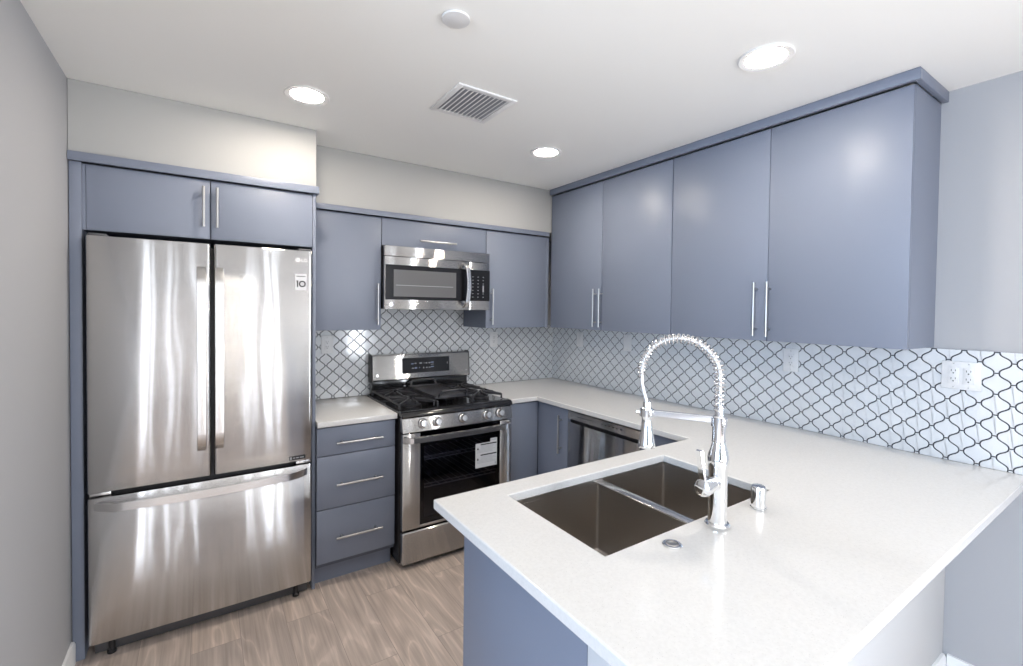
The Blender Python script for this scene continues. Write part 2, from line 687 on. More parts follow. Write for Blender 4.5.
for k, (a, b_, wt) in enumerate(SLITS):
    f = MB()
    for x in (a, b_ - 0.012):
        f.box(x, x + 0.012, REAR - 0.08, REAR - 0.02, 0.15, 2.25)
    f.box(a + 0.012, b_ - 0.012, REAR - 0.08, REAR - 0.02, 0.15, 0.162)
    f.box(a + 0.012, b_ - 0.012, REAR - 0.08, REAR - 0.02, 2.238, 2.25)
    struct('window_%d' % (k + 2), f, 'frame')  # frames of the unseen slits invented for the steel's bright streaks
f = MB()
for a, c in ((-6.2, -6.15), (-4.63, -4.57), (-3.05, -3.0)):
    f.box(XW - 0.08, XW - 0.03, a, c, 0.4, 2.3)
f.box(XW - 0.08, XW - 0.03, -6.15, -3.05, 2.25, 2.30)
f.box(XW - 0.08, XW - 0.03, -6.15, -3.05, 0.40, 0.45)
struct('window_1', f, 'frame')
struct('wall_soffit_fridge', MB().box(XL + 0.001, -2.112, -0.605, -0.001, 2.163, H - 0.001, 0.003), 'soffit')
struct('wall_soffit_range', MB().box(-2.111, -0.002, -0.370, -0.001, 2.131, H - 0.001, 0.003), 'soffit')
bb = [(0, 0), (0.014, 0), (0.014, 0.082), (0.009, 0.094), (0, 0.096)]
struct('baseboard_left', MB().prism([(XL + 0.0005 + a, z) for a, z in bb], YE + 0.001, -0.61, 'xz'), 'trim')
struct('baseboard_right', MB().prism([(-0.0005 - a, z) for a, z in bb], -6.9, -2.672, 'xz'), 'trim')
struct('baseboard_peninsula', MB().prism([(-2.6565 - a, z) for a, z in bb], -1.92, -0.0145, 'yz'), 'trim')
# half wall carrying the overhang of the peninsula
struct('wall_peninsula', MB().box(-1.92, -0.001, -2.656, -2.512, 0, CTB - 0.0005, 0.003), 'white_wall')

# ------------------------------------------------------------------ tiled backsplash
PX, PZ = 0.0925, 0.0828


def backsplash(name, label, a_anchor, z_anchor, px, rects, place):
    """Lantern tiles with raised glazed faces on a grout bed; rects (a0,a1,z0,z1) in wall coordinates."""
    mb = MB()
    for (a0, a1, z0, z1) in rects:
        b = bmesh.new()
        hw, bar, g = px / 2, 0.0140, 0.0024
        half = []
        n = 12
        for i in range(n + 1):
            t = i / n
            t2 = t - 0.05 * sin(2 * pi * t)
            q = bar / 2 + (hw - bar) * (0.5 - 0.5 * cos(pi * t2))
            half.append((q, PZ / 2 * (1 - t)))
        out = half + [(x, -z) for x, z in reversed(half[:-1])]
        out = out + [(-x, z) for x, z in reversed(out)]
        # offset inward by the half joint
        def inset(pts, d):
            r = []
            m = len(pts)
            for i in range(m):
                p, q = Vector(pts[i - 1]), Vector(pts[(i + 1) % m])
                t = (q - p)
                if t.length < 1e-9:
                    t = Vector((1, 0))
                t.normalize()
                nn = Vector((t.y, -t.x))   # outline runs clockwise: right-hand side is inside
                r.append((pts[i][0] + nn.x * d, pts[i][1] + nn.y * d))
            return r
        o1, o2, o3 = inset(out, g), inset(out, g + 0.0006), inset(out, g + 0.0020)
        rows = range(int((z0 - z_anchor) / (PZ / 2)) - 3, int((z1 - z_anchor) / (PZ / 2)) + 4)
        cols = range(int((a0 - a_anchor) / px) - 3, int((a1 - a_anchor) / px) + 4)
        for r in rows:
            for c in cols:
                ca = a_anchor + c * px + (px / 2 if r % 2 else 0)
                cz = z_anchor + r * PZ / 2
                if ca < a0 - px or ca > a1 + px or cz < z0 - PZ or cz > z1 + PZ:
                    continue
                R = []
                tx, tz = rnd.uniform(-1, 1) * 0.004, rnd.uniform(-1, 1) * 0.004
                for o, d in ((o1, 0.0045), (o1, 0.0068), (o2, 0.0077), (o3, 0.0080)):
                    R.append([b.verts.new((ca + x, d + x * tx + z * tz, cz + z)) for x, z in o])
                m = len(o1)
                for A, B in zip(R, R[1:]):
                    for k in range(m):
                        b.faces.new((A[k], A[(k + 1) % m], B[(k + 1) % m], B[k]))
                b.faces.new(R[-1])
        bmesh.ops.triangulate(b, faces=[f_ for f_ in b.faces if len(f_.verts) > 4])
        for co, no in (((a0, 0, 0), (-1, 0, 0)), ((a1, 0, 0), (1, 0, 0)), ((0, 0, z0), (0, 0, -1)), ((0, 0, z1), (0, 0, 1))):
            bmesh.ops.bisect_plane(b, geom=b.verts[:] + b.edges[:] + b.faces[:], plane_co=co, plane_no=no, clear_outer=True)
        bmesh.ops.recalc_face_normals(b, faces=b.faces[:])
        mb._merge(b)
        mb.box(a0, a1, 0.0005, 0.0052, z0, z1, mi=1)
    for v in mb.bm.verts:
        v.co = Vector(place(v.co.x, v.co.y, v.co.z))
    bmesh.ops.recalc_face_normals(mb.bm, faces=mb.bm.faces[:])
    o = obj(name, mb, ['tile', 'grout'], None, 50)
    for p in o.data.polygons:
        p.use_smooth = False
    return tag(o, label, 'backsplash')


backsplash('tile_backsplash', 'white lantern tile backsplash with dark grout behind the stove, under the shorter cabinets',
           -1.891, 1.301, 0.0907,
           [(-2.108, -0.009, CT + 0.0015, 1.3845), (-1.678, -0.912, 1.3845, 1.56)], lambda a, d, z: (a, -d, z))
backsplash('tile_backsplash', 'white lantern tile backsplash with dark grout along the wall beyond the sink peninsula',
           -2.5525, 1.2955, 0.0945,
           [(-2.887, -0.001, CT + 0.0015, 1.3800)], lambda a, d, z: (-d, a, z))


# ------------------------------------------------------------------ fridge bay
FX0, FX1, FXM, FY = -3.018, -2.139, -2.5765, -0.660
tag(obj('side_panel', MB().box(-3.077, -3.037, -0.604, -0.002, 0, 2.124, 0.0015), 'cab'),
    'tall slate blue filler panel between left wall and fridge', 'panel')
tag(obj('side_panel', MB().box(-2.129, -2.1125, -0.604, -0.002, 0, 2.124, 0.0015), 'cab'),
    'thin slate blue panel on the right side of the fridge, beside the drawers', 'panel')
t = thing('crown_moulding', 'slate blue crown strip above the fridge cabinet, under the left soffit', 'trim', (-2.59, -0.6, 2.125))
mb = MB()
mb.box(-3.078, -2.099, -0.622, -0.6055, 2.125, 2.1625, 0.0015)
obj('front_strip', mb, 'cab', t)
obj('return_strip', MB().box(-2.1118, -2.099, -0.6055, -0.38, 2.125, 2.1625, 0.0015), 'cab', t)

c = thing('wall_cabinet', 'wide low slate blue cabinet with two doors above the fridge', 'cabinet', (-2.58, 0, 1.84))
obj('carcass', MB().box(-3.036, -2.130, -0.584, -0.002, 1.842, 2.124), 'cab_in', c)
for (a, b_, hx) in ((-3.023, -2.5845, -2.610), (-2.5805, -2.131, -2.556)):
    d = obj('door', MB().box(a, b_, -0.604, -0.585, 1.842, 2.118, 0.0018), 'cab', c)
    bar_pull((hx, -0.604, 1.896), (hx, -0.604, 2.084), (0, -1, 0), d)
obj('filler', MB().box(-3.0365, -3.0245, -0.600, -0.585, 1.842, 2.118, 0.001), 'cab', c)

fr = thing('refrigerator', 'stainless french door fridge with bottom freezer drawer, beside left wall', 'fridge', (-2.5765, -0.33, 0))
obj('body', MB().box(FX0 + 0.006, FX1 - 0.004, -0.585, -0.04, 0.03, 1.800, 0.004), 'steel_dark', fr)


def bowed(x0, x1, y_back, z0, z1, bow=0.004, r=0.012, flat=False):
    """Door shell whose front bows over the whole fridge width; rounded upright edges."""
    xc, hw = (FX0 + FX1) / 2, (FX1 - FX0) / 2
    n = 22
    pts = []
    for i in range(n + 1):
        x = x0 + (x1 - x0) * i / n
        y = FY - bow * (1 - ((x - xc) / hw) ** 2)
        e = min(x - x0, x1 - x)
        pts.append((x, y))
    # round the two front corners
    front = []
    for k in range(7):
        a = pi / 2 * k / 6
        x = x0 + r - r * cos(a)
        y = FY - bow * (1 - ((x - xc) / hw) ** 2) + r - r * sin(a)
        front.append((x, y))
    front += [p for p in pts if x0 + r * 1.2 < p[0] < x1 - r * 1.2]
    for k in range(7):
        a = pi / 2 * (1 - k / 6)
        x = x1 - r + r * cos(a)
        y = FY - bow * (1 - ((x - xc) / hw) ** 2) + r - r * sin(a)
        front.append((x, y))
    poly = front + [(x1, y_back), (x0, y_back)]
    return MB().prism(poly, z0, z1, 'xy', 0.004, 2)


def fy(x):
    xc, hw = (FX0 + FX1) / 2, (FX1 - FX0) / 2
    return FY - 0.004 * (1 - ((x - xc) / hw) ** 2)


flat_sec = [(-0.018, -0.003), (-0.0165, -0.0062), (0, -0.0075), (0.0165, -0.0062), (0.018, -0.003), (0.0175, 0.006), (-0.0175, 0.006)]
dl = obj('door', bowed(FX0, -2.5825, -0.590, 0.727, 1.815), 'steel', fr, 28)
dr = obj('door', bowed(-2.5705, FX1, -0.590, 0.727, 1.815), 'steel', fr, 28)
for d, hx in ((dl, -2.6185), (dr, -2.549)):
    y0 = fy(hx)
    path = []
    for i in range(41):
        tt = i / 40
        z = 0.858 + (1.700 - 0.858) * tt
        e = min(tt, 1 - tt)
        path.append((hx, y0 - 0.004 - 0.046 * min(1, (e / 0.075)) ** 0.55 - 0.004 * sin(pi * tt), z))
    obj('handle', MB().sweep(path, flat_sec, (1, 0, 0)), 'steel_h', d)
fz = obj('freezer_drawer', bowed(FX0, FX1, -0.590, 0.078, 0.705), 'steel', fr, 28)
path = []
for i in range(61):
    tt = i / 60
    x = -2.990 + (2.990 - 2.168) * tt
    e = min(tt, 1 - tt)
    path.append((x, fy(x) - 0.003 - 0.040 * min(1, (e / 0.09)) ** 0.6 - 0.006 * sin(pi * tt), 0.672 - 0.008 * sin(pi * tt)))
obj('handle', MB().sweep(path, flat_sec, (0, 0, 1)), 'steel_h', fz)
for x in (FX0 + 0.035, FX1 - 0.035):
    obj('hinge_cover', MB().box(x - 0.03, x + 0.03, -0.645, -0.587, 1.8155, 1.826, 0.003), 'steel_dark', fr)
for x in (FX0 + 0.004, FX1 - 0.075):
    obj('hinge', MB().box(x, x + 0.071, -0.645, -0.592, 0.7095, 0.7225, 0.002), 'steel_h', fr)
for x in (FX0 + 0.07, FX1 - 0.07):
    obj('foot', MB().lathe([(0, 0), (0.016, 0), (0.016, 0.012), (0.012, 0.016), (0.012, 0.0775)], (x, -0.612, 0.001), n=20), 'black_m', fr)
obj('toe_grille', MB().box(FX0 + 0.012, FX1 - 0.012, -0.598, -0.586, 0.006, 0.076, 0.002), 'steel_dark', fr)
# maker's mark, round emblem and letters
ym = fy(-2.19) - 0.0006
sl = Vector((1, (fy(-2.165) - fy(-2.221)) / 0.056, 0)).normalized()
mb = MB()
mb.lathe([(0, 0), (0.0115, 0), (0.0115, 0.0006), (0, 0.0006)], (-2.210, fy(-2.210) - 0.0002, 1.765), (0, -1, 0), 24)
mb.text('LG', 0.024, (-2.194, fy(-2.194) - 0.0004, 1.7565), sl, (0, 0, 1), 0.0003)
obj('emblem', mb, 'emblem_white', dr)
mb = MB()
mb.lathe([(0.0062, 0), (0.0082, 0), (0.0082, 0.0005), (0.0062, 0.0005), (0.0062, 0)], (-2.210, fy(-2.210) - 0.0008, 1.765), (0, -1, 0), 24)
mb.box(-2.2135, -2.2117, fy(-2.21) - 0.0013, fy(-2.21) - 0.0008, 1.767, 1.770)
obj('emblem_lines', mb, 'slot', dr)
mb = MB()
P = [(-2.222, 1.610), (-2.168, 1.610), (-2.168, 1.694), (-2.222, 1.694)]
mb.prism([(x, z) for x, z in P], 0, 0.0006, 'xz')
for v in mb.bm.verts:
    v.co.y = fy(v.co.x) - 0.0003 - v.co.y
bmesh.ops.recalc_face_normals(mb.bm, faces=mb.bm.faces[:])
st = obj('sticker', mb, 'label_w', dr)
st['label'] = 'white square sticker with number ten'
mb = MB()
mb.box(-2.2140, -2.2080, fy(-2.211) - 0.0016, fy(-2.211) - 0.0008, 1.6265, 1.6600)
mb.box(-2.2165, -2.2135, fy(-2.214) - 0.0016, fy(-2.214) - 0.0008, 1.6545, 1.6600)
mb.lathe([(0.0100, 0), (0.0168, 0), (0.0168, 0.0005), (0.0100, 0.0005), (0.0100, 0)], (-2.1885, fy(-2.188) - 0.0010, 1.643), (sl.y, -sl.x, 0), 28)
for k in range(3):
    mb.box(-2.1925 + k * 0.0035, -2.1902 + k * 0.0035, fy(-2.188) - 0.0016, fy(-2.188) - 0.0010, 1.6415, 1.6445)
obj('sticker_numeral', mb, 'ink', dr)
mb = MB()
for k in range(6):
    x = -2.2155 + k * 0.0073
    mb.box(x, x + 0.0048, fy(x) - 0.0016, fy(x) - 0.0008, 1.679, 1.6845)
obj('sticker_lines', mb, 'ink', dr)
mb = MB()
for a, b_, z0, z1, mi in ((-2.248, -2.172, 0.738, 0.757, 0), (-2.245, -2.236, 0.741, 0.754, 1), (-2.231, -2.221, 0.745, 0.750, 1),
                          (-2.217, -2.203, 0.745, 0.750, 1), (-2.198, -2.180, 0.745, 0.750, 1)):
    e = 0.0006 if mi else 0
    mb.box(a, b_, fy((a + b_) / 2) - 0.0010 - e, fy((a + b_) / 2) + 0.0012, z0, z1, mi=mi)
bd = obj('badge', mb, ['black_m', 'mark'], dr)
bd['label'] = 'small dark badge'

# ------------------------------------------------------------------ base drawers and left worktop
c = thing('drawer_cabinet', 'slate blue base cabinet with three drawers between fridge and stove', 'cabinet', (-1.894, -0.3, 0))
mb = MB()
mb.box(-2.111, -1.679, -0.609, -0.01, 0.11, CTB - 0.001)
obj('carcass', mb, 'cab_in', c)
obj('toe_kick', MB().box(-2.111, -1.679, -0.555, -0.53, 0.0, 0.109), 'cab', c)
for z0, z1, hz in ((0.722, 0.8725, 0.790), (0.431, 0.7175, 0.562), (0.136, 0.4265, 0.270)):
    d = obj('drawer', MB().box(-2.110, -1.680, -0.630, -0.610, z0, z1, 0.0018), 'cab', c)
    bar_pull((-2.014, -0.630, hz), (-1.762, -0.630, hz), (0, -1, 0), d)
w = obj('worktop', MB().box(-2.1115, -1.676, -0.655, -0.001, CTB, CT, 0.0025), 'quartz')
tag(w, 'short white speckled worktop on the three drawers left of the stove', 'worktop')

# ------------------------------------------------------------------ range
RX0, RX1 = -1.668, -0.912
rg = thing('range', 'stainless gas stove with black glass oven door and five knobs', 'stove', (-1.29, -0.35, 0))
mb = MB()
mb.box(RX0, RX0 + 0.05, -0.662, -0.02, 0.03, 0.884)
mb.box(RX1 - 0.05, RX1, -0.662, -0.02, 0.03, 0.884)
mb.box(RX0 + 0.05, RX1 - 0.05, -0.662, -0.02, 0.03, 0.26)
mb.box(RX0 + 0.05, RX1 - 0.05, -0.662, -0.02, 0.77, 0.884)
mb.box(RX0 + 0.05, RX1 - 0.05, -0.06, -0.02, 0.26, 0.77)
obj('body', mb, 'black_m', rg)
mb = MB()
mb.box(RX0 + 0.051, RX0 + 0.056, -0.66, -0.062, 0.261, 0.769)
mb.box(RX1 - 0.056, RX1 - 0.051, -0.66, -0.062, 0.261, 0.769)
mb.box(RX0 + 0.056, RX1 - 0.056, -0.066, -0.062, 0.261, 0.769)
mb.box(RX0 + 0.056, RX1 - 0.056, -0.66, -0.066, 0.261, 0.266)
obj('oven_cavity', mb, 'oven_in', rg)
for z in (0.43, 0.60):
    mb = MB()
    for y in (-0.62, -0.10):
        mb.tube([(RX0 + 0.06, y, z), (RX1 - 0.06, y, z)], 0.004, 8)
    mb.tube([(RX0 + 0.06, -0.62, z + 0.02), (RX1 - 0.06, -0.62, z + 0.02)], 0.003, 8)
    for k in range(13):
        x = RX0 + 0.09 + k * 0.048
        mb.tube([(x, -0.62, z), (x, -0.10, z)], 0.002, 6)
    obj('oven_rack', mb, 'rack', rg)
for x in (RX0 + 0.05, RX1 - 0.05):
    for y in (-0.60, -0.08):
        obj('foot', MB().lathe([(0, 0), (0.018, 0), (0.018, 0.012), (0.008, 0.014), (0.008, 0.031)], (x, y, 0.0005), n=16), 'black_m', rg)
# storage drawer with its curled left edge
mb = MB()
mb.prism([(-0.705, 0.033), (-0.711, 0.039), (-0.711, 0.214), (-0.705, 0.221), (-0.664, 0.221), (-0.664, 0.033)], RX0 + 0.006, RX1 - 0.004, 'yz', 0.004)
obj('storage_drawer', mb, 'steel_s', rg)
# oven door: frame and tinted pane
DX0, DX1 = RX0 + 0.004, RX1 - 0.003
dr_ = MB()
dr_.box(DX0, -1.556, -0.712, -0.666, 0.236, 0.797, 0.003)
dr_.box(-1.005, DX1, -0.712, -0.666, 0.236, 0.797, 0.003)
dr_.box(-1.5565, -1.0045, -0.7115, -0.666, 0.236, 0.252, 0.002)
door = obj('oven_door', dr_, 'steel_s', rg)
mb = MB()
mb.box(-1.5555, -1.0055, -0.7108, -0.7048, 0.2525, 0.796)
obj('oven_window', mb, 'oven_glass', door)
mb = MB()
mb.box(-1.5555, -1.0055, -0.7040, -0.700, 0.712, 0.796)
mb.box(-1.5555, -1.0055, -0.7040, -0.700, 0.2525, 0.285)
mb.box(-1.5555, -1.530, -0.7040, -0.700, 0.285, 0.712)
mb.box(-1.031, -1.0055, -0.7040, -0.700, 0.285, 0.712)
obj('window_mask', mb, 'glass_b', door)
path = []
for i in range(41):
    tt = i / 40
    x = -1.660 + (1.660 - 0.928) * tt
    e = min(tt, 1 - tt)
    path.append((x, -0.714 - 0.044 * min(1, (e / 0.06)) ** 0.5 - 0.010 * sin(pi * tt), 0.768))
obj('handle', MB().sweep(path, [(-0.019, -0.002), (-0.014, -0.010), (0, -0.013), (0.014, -0.010), (0.019, -0.002), (0.015, 0.008), (-0.015, 0.008)], (0, 0, 1)), 'steel_h', door)
# paper notice on the oven window
mb = MB()
mb.box(-1.187, -1.028, -0.7126, -0.7114, 0.516, 0.672)
mb.box(-1.078, -1.028, -0.7126, -0.7114, 0.672, 0.694)
n_ = obj('paper_notice', mb, 'label_w', door)
n_['label'] = 'white paper notice with two warning triangles and lines of small print'
mb = MB()
for z in (0.658, 0.591):
    mb.box(-1.150, -1.032, -0.7131, -0.7126, z, z + 0.008)
    mb.prism([(-1.178, z - 0.026), (-1.162, z - 0.026), (-1.170, z - 0.010)], -0.7131, -0.7126, 'xz')
obj('notice_heading', mb, 'ink', door)
mb = MB()
for z in (0.658, 0.591):
    for k in range(6):
        mb.box(-1.150 if k < 3 else -1.178, -1.036 - 0.03 * rnd.random(), -0.7130, -0.7126, z - 0.009 - k * 0.0075, z - 0.006 - k * 0.0075)
mb.box(-1.074, -1.036, -0.7130, -0.7126, 0.680, 0.686)
mb.box(-1.044, -1.032, -0.7130, -0.7126, 0.522, 0.538)
obj('notice_print', mb, 'label_g', door)
# control panel with knobs
mb = MB()
mb.prism([(-0.664, 0.806), (-0.718, 0.806), (-0.719, 0.815), (-0.706, 0.886), (-0.700, 0.890), (-0.664, 0.890)], RX0 + 0.001, RX1 - 0.001, 'yz', 0.004)
cp = obj('control_panel', mb, 'steel_s', rg)
pn = Vector((0, -0.984, 0.18)).normalized()
for kx in (-1.545, -1.453, -1.280, -1.107, -1.010):
    o0 = Vector((kx, -0.7125, 0.850))
    mb = MB()
    mb.lathe([(0.0, 0.0), (0.026, 0.0), (0.027, 0.004), (0.024, 0.008), (0.0205, 0.010), (0.0195, 0.028), (0.017, 0.033), (0, 0.034)], o0, pn, 28)
    k = obj('knob', mb, 'steel_h', rg)
    e = Vector((1, 0, 0))
    q = o0 + pn * 0.033
    zu = pn.cross(e)
    b_ = MB()
    b_.sweep([q - zu * 0.019, q + zu * 0.019], [(-0.0055, -0.001), (-0.004, 0.006), (0.004, 0.006), (0.0055, -0.001)], (1, 0, 0))
    obj('knob_grip', b_, 'steel_h', k)
    obj('knob_skirt', MB().lathe([(0.0255, 0), (0.0290, 0), (0.0290, 0.0022), (0.0255, 0.0022), (0.0255, 0)], o0 + pn * 0.0004, pn, 28), 'black_m', k)
# cooktop tray
mb = MB()
mb.prism([(-0.714, 0.893), (-0.717, 0.900), (-0.712, 0.914), (-0.700, 0.923), (-0.660, 0.926), (-0.645, 0.920), (-0.09, 0.920), (-0.075, 0.926),
          (-0.03, 0.926), (-0.03, 0.8925)], RX0 - 0.0015, RX1 + 0.0015, 'yz', 0.006, 3)
obj('cooktop', mb, 'black', rg)
BUR = [(-1.535, -0.50, 0.046), (-1.535, -0.21, 0.036), (-1.045, -0.50, 0.050), (-1.045, -0.21, 0.034)]
for (x, y, r) in BUR:
    mb = MB()
    mb.lathe([(0, 0), (r + 0.02, 0), (r + 0.02, 0.004), (r * 0.9, 0.008), (r * 0.9, 0.016), (r * 0.82, 0.0165), (r * 0.82, 0.019), (r, 0.0195),
              (r, 0.024), (r * 0.9, 0.027), (0, 0.027)], (x, y, 0.9205), n=32)
    obj('burner', mb, 'iron', rg)
mb = MB()
path = [(-1.29 + 0.03 * cos(a), -0.35 + 0.13 * sin(a), 0.93) for a in [2 * pi * k / 32 for k in range(33)]]
mb.tube(path, 0.010, 10, cap=False)
mb.prism([(-1.29 + 0.034 * cos(2 * pi * k / 32), -0.35 + 0.134 * sin(2 * pi * k / 32)) for k in range(32)], 0.9205, 0.944, 'xy', 0.003)
obj('burner', mb, 'iron', rg)


def grate(x0, x1, burners):
    mb = MB()
    z0, z1 = 0.944, 0.955
    y0, y1 = -0.615, -0.085
    w_ = 0.010
    for x in (x0, x1 - w_):
        mb.box(x, x + w_, y0, y1, z0, z1, 0.003)
    for y in (y1 - w_, (y0 + y1) / 2 - w_ / 2):
        mb.box(x0, x1, y, y + w_, z0, z1, 0.003)
    for (x, y, r) in burners:
        for k in range(8):
            a = pi / 4 * k + (pi / 8 if False else 0)
            dx, dy = cos(a), sin(a)
            # finger from the frame towards the burner, tip raised
            tx = min(abs((x0 + 0.006 - x) / dx) if dx < -1e-6 else 9, abs((x1 - 0.006 - x) / dx) if dx > 1e-6 else 9)
            lo, hi = (y0 + 0.006, -0.366) if y < -0.36 else (-0.354, y1 - 0.006)
            ty = min(abs((lo - y) / dy) if dy < -1e-6 else 9, abs((hi - y) / dy) if dy > 1e-6 else 9)
            L_ = min(tx, ty)
            p0 = Vector((x + dx * L_, y + dy * L_, 0.949))
            p1 = Vector((x + dx * 0.028, y + dy * 0.028, 0.955))
            if (p0 - p1).length < 0.02:
                continue
            mb.sweep([p0, p0.lerp(p1, 0.5), p1], [(-0.0055, -0.010), (-0.0045, 0.006), (0.0045, 0.006), (0.0055, -0.010)],
                     Vector((-dy, dx, 0)))
    for x in (x0, x1 - w_):
        for y in (y0, y1 - w_):
            mb.box(x, x + w_, y, y + w_, 0.9225, z0, 0.002)
    return obj('grate', mb, 'iron', rg)


grate(-1.652, -1.422, BUR[:2])
grate(-1.158, -0.928, BUR[2:])
mb = MB()
for x in (-1.418, -1.174):
    mb.box(x, x + 0.012, -0.635, -0.085, 0.940, 0.955, 0.003)
for y in (-0.365, -0.097):
    mb.box(-1.418, -1.162, y, y + 0.012, 0.942, 0.955, 0.003)
for x in (-1.418, -1.174):
    for y in (-0.635, -0.097):
        mb.box(x, x + 0.012, y, y + 0.012, 0.9225, 0.942, 0.002)
obj('grate', mb, 'iron', rg)
# backguard: black riser and bulged stainless top with a display
mb = MB()
mb.box(RX0 + 0.018, RX1 + 0.004, -0.070, -0.015, 0.9265, 1.03, 0.003)
obj('riser', mb, 'black', rg)
mb = MB()
mb.prism([(-0.016, 1.010), (-0.090, 1.014), (-0.098, 1.024), (-0.084, 1.185), (-0.074, 1.196), (-0.016, 1.198)], RX0 + 0.016, RX1 + 0.010, 'yz', 0.006, 3)
bgd = obj('backguard', mb, 'steel_s', rg)
for a in (RX0 + 0.0110, RX1 + 0.0102):
    mb = MB().prism([(-0.014, 1.006), (-0.086, 1.008), (-0.094, 1.022), (-0.080, 1.188), (-0.070, 1.200), (-0.014, 1.202)], a, a + 0.0048, 'yz', 0.001)
    obj('end_cap', mb, 'black_m', rg)


def bgy(z):
    return -0.098 + (z - 1.024) / 0.161 * 0.014


mb = MB()
mb.prism([(bgy(1.058) - 0.0015, 1.058), (bgy(1.166) - 0.0015, 1.166), (bgy(1.166) + 0.004, 1.166), (bgy(1.058) + 0.004, 1.058)], -1.440, -1.072, 'yz')
obj('display', mb, 'glass_b', bgd)
mb = MB()
for (x, z, w_, h_, mi) in ((-1.376, 1.124, 0.018, 0.006, 1), (-1.352, 1.126, 0.014, 0.007, 0), (-1.372, 1.092, 0.016, 0.006, 0), (-1.350, 1.093, 0.018, 0.009, 1),
                           (-1.322, 1.094, 0.006, 0.005, 1), (-1.312, 1.126, 0.020, 0.009, 0), (-1.286, 1.126, 0.004, 0.009, 0), (-1.268, 1.125, 0.012, 0.009, 0), (-1.244, 1.125, 0.014, 0.008, 0),
                           (-1.290, 1.092, 0.008, 0.010, 0), (-1.266, 1.092, 0.014, 0.006, 0), (-1.244, 1.092, 0.014, 0.006, 0),
                           (-1.222, 1.128, 0.024, 0.006, 1), (-1.222, 1.113, 0.024, 0.003, 0), (-1.222, 1.096, 0.024, 0.006, 1), (-1.100, 1.118, 0.003, 0.015, 0)):
    x += 0.012
    y = bgy(z) - 0.0022
    mb.box(x - w_ / 2, x + w_ / 2, y, y + 0.001, z - h_ / 2, z + h_ / 2, mi=mi)
obj('display_marks', mb, ['mark', 'mark_b'], bgd)
for x, r in ((-1.618, 0.010), (-0.928, 0.006)):
    obj('emblem', MB().lathe([(0, 0), (r, 0), (r, 0.001), (0, 0.001)], (x, bgy(1.055) - 0.0002, 1.055), (0, -1, 0.09), 20), 'nickel', bgd)

# griddle lying on the middle grate
gd = thing('griddle', 'black cast iron griddle with loop handles on the middle of the stove', 'griddle', (-1.29, -0.36, 0.9555))
mb = MB()
mb.box(-1.412, -1.168, -0.590, -0.130, 0.9555, 0.968, 0.004)
obj('plate', mb, 'iron', gd)
mb = MB()
for a, b_, c_, d_ in ((-1.412, -1.400, -0.59, -0.13), (-1.180, -1.168, -0.59, -0.13), (-1.412, -1.168, -0.59, -0.578), (-1.412, -1.168, -0.142, -0.13)):
    mb.box(a, b_, c_, d_, 0.966, 0.976, 0.003)
obj('rim', mb, 'iron', gd)
for s, y in ((1, -0.130), (-1, -0.590)):
    mb = MB()
    mb.tube([(-1.385, y, 0.968), (-1.383, y + s * 0.012, 0.992), (-1.370, y + s * 0.020, 1.006), (-1.29, y + s * 0.023, 1.009), (-1.210, y + s * 0.020, 1.006),
             (-1.197, y + s * 0.012, 0.992), (-1.195, y, 0.968)], 0.0075, 10)
    obj('handle', mb, 'iron', gd)

# ------------------------------------------------------------------ wall cabinets on the back wall
tag(obj('crown_moulding', MB().box(-2.0985, -0.3545, -0.378, -0.3705, 2.098, 2.1305, 0.0012), 'cab'),
    'slate blue crown strip above the shorter cabinets over the stove', 'trim')
ZB, ZT = 1.386, 2.0975
c = thing('wall_cabinet', 'slate blue single door cabinet between fridge and microwave', 'cabinet', (-1.89, 0, ZB))
obj('carcass', MB().box(-2.1115, -1.681, -0.334, -0.009, ZB, ZT), 'cab_in', c)
d = obj('door', MB().box(-2.110, -1.680, -0.355, -0.335, ZB, ZT - 0.004, 0.0018), 'cab', c)
bar_pull((-1.707, -0.355, 1.418), (-1.707, -0.355, 1.676), (0, -1, 0), d)
c = thing('wall_cabinet', 'short slate blue flap cabinet directly above the microwave', 'cabinet', (-1.29, 0, 1.92))
obj('carcass', MB().box(-1.679, -0.913, -0.334, -0.009, 1.9195, ZT), 'cab_in', c)
d = obj('door', MB().box(-1.6765, -0.916, -0.355, -0.335, 1.922, ZT - 0.004, 0.0018), 'cab', c)
bar_pull((-1.432, -0.355, 1.966), (-1.166, -0.355, 1.966), (0, -1, 0), d)
c = thing('wall_cabinet', 'slate blue single door cabinet right of the microwave, in the corner', 'cabinet', (-0.63, 0, ZB))
obj('carcass', MB().box(-0.910, -0.345, -0.334, -0.009, ZB, ZT), 'cab', c)
d = obj('door', MB().box(-0.9115, -0.370, -0.355, -0.335, ZB, ZT - 0.004, 0.0018), 'cab', c)
bar_pull((-0.870, -0.355, 1.412), (-0.870, -0.355, 1.672), (0, -1, 0), d)
obj('filler', MB().box(-0.3675, -0.3365, -0.352, -0.335, ZB, ZT - 0.004, 0.0012), 'cab', c)

# ------------------------------------------------------------------ microwave
mw = thing('microwave', 'stainless over-the-range microwave with black door glass above the stove', 'microwave', (-1.29, -0.2, 1.517))
MX0, MX1 = -1.6745, -0.913
obj('body', MB().box(MX0 + 0.001, MX1 - 0.001, -0.372, -0.0095, 1.518, 1.917, 0.003), 'black_m', mw)
obj('vent_strip', MB().box(MX0, MX1, -0.402, -0.3725, 1.852, 1.917, 0.003), 'steel_s', mw)
dm = obj('door', MB().box(MX0, -1.080, -0.402, -0.3725, 1.5165, 1.8495, 0.003), 'steel_s', mw)
obj('door_glass', MB().box(MX0 + 0.006, -1.0815, -0.4035, -0.4005, 1.578, 1.798), 'glass_b', dm)
obj('door_window', MB().box(-1.615, -1.178, -0.4043, -0.4030, 1.598, 1.768), 'mw_glass', dm)
mb = MB()
mb.box(-1.60, -1.20, -0.4047, -0.4042, 1.668, 1.671)
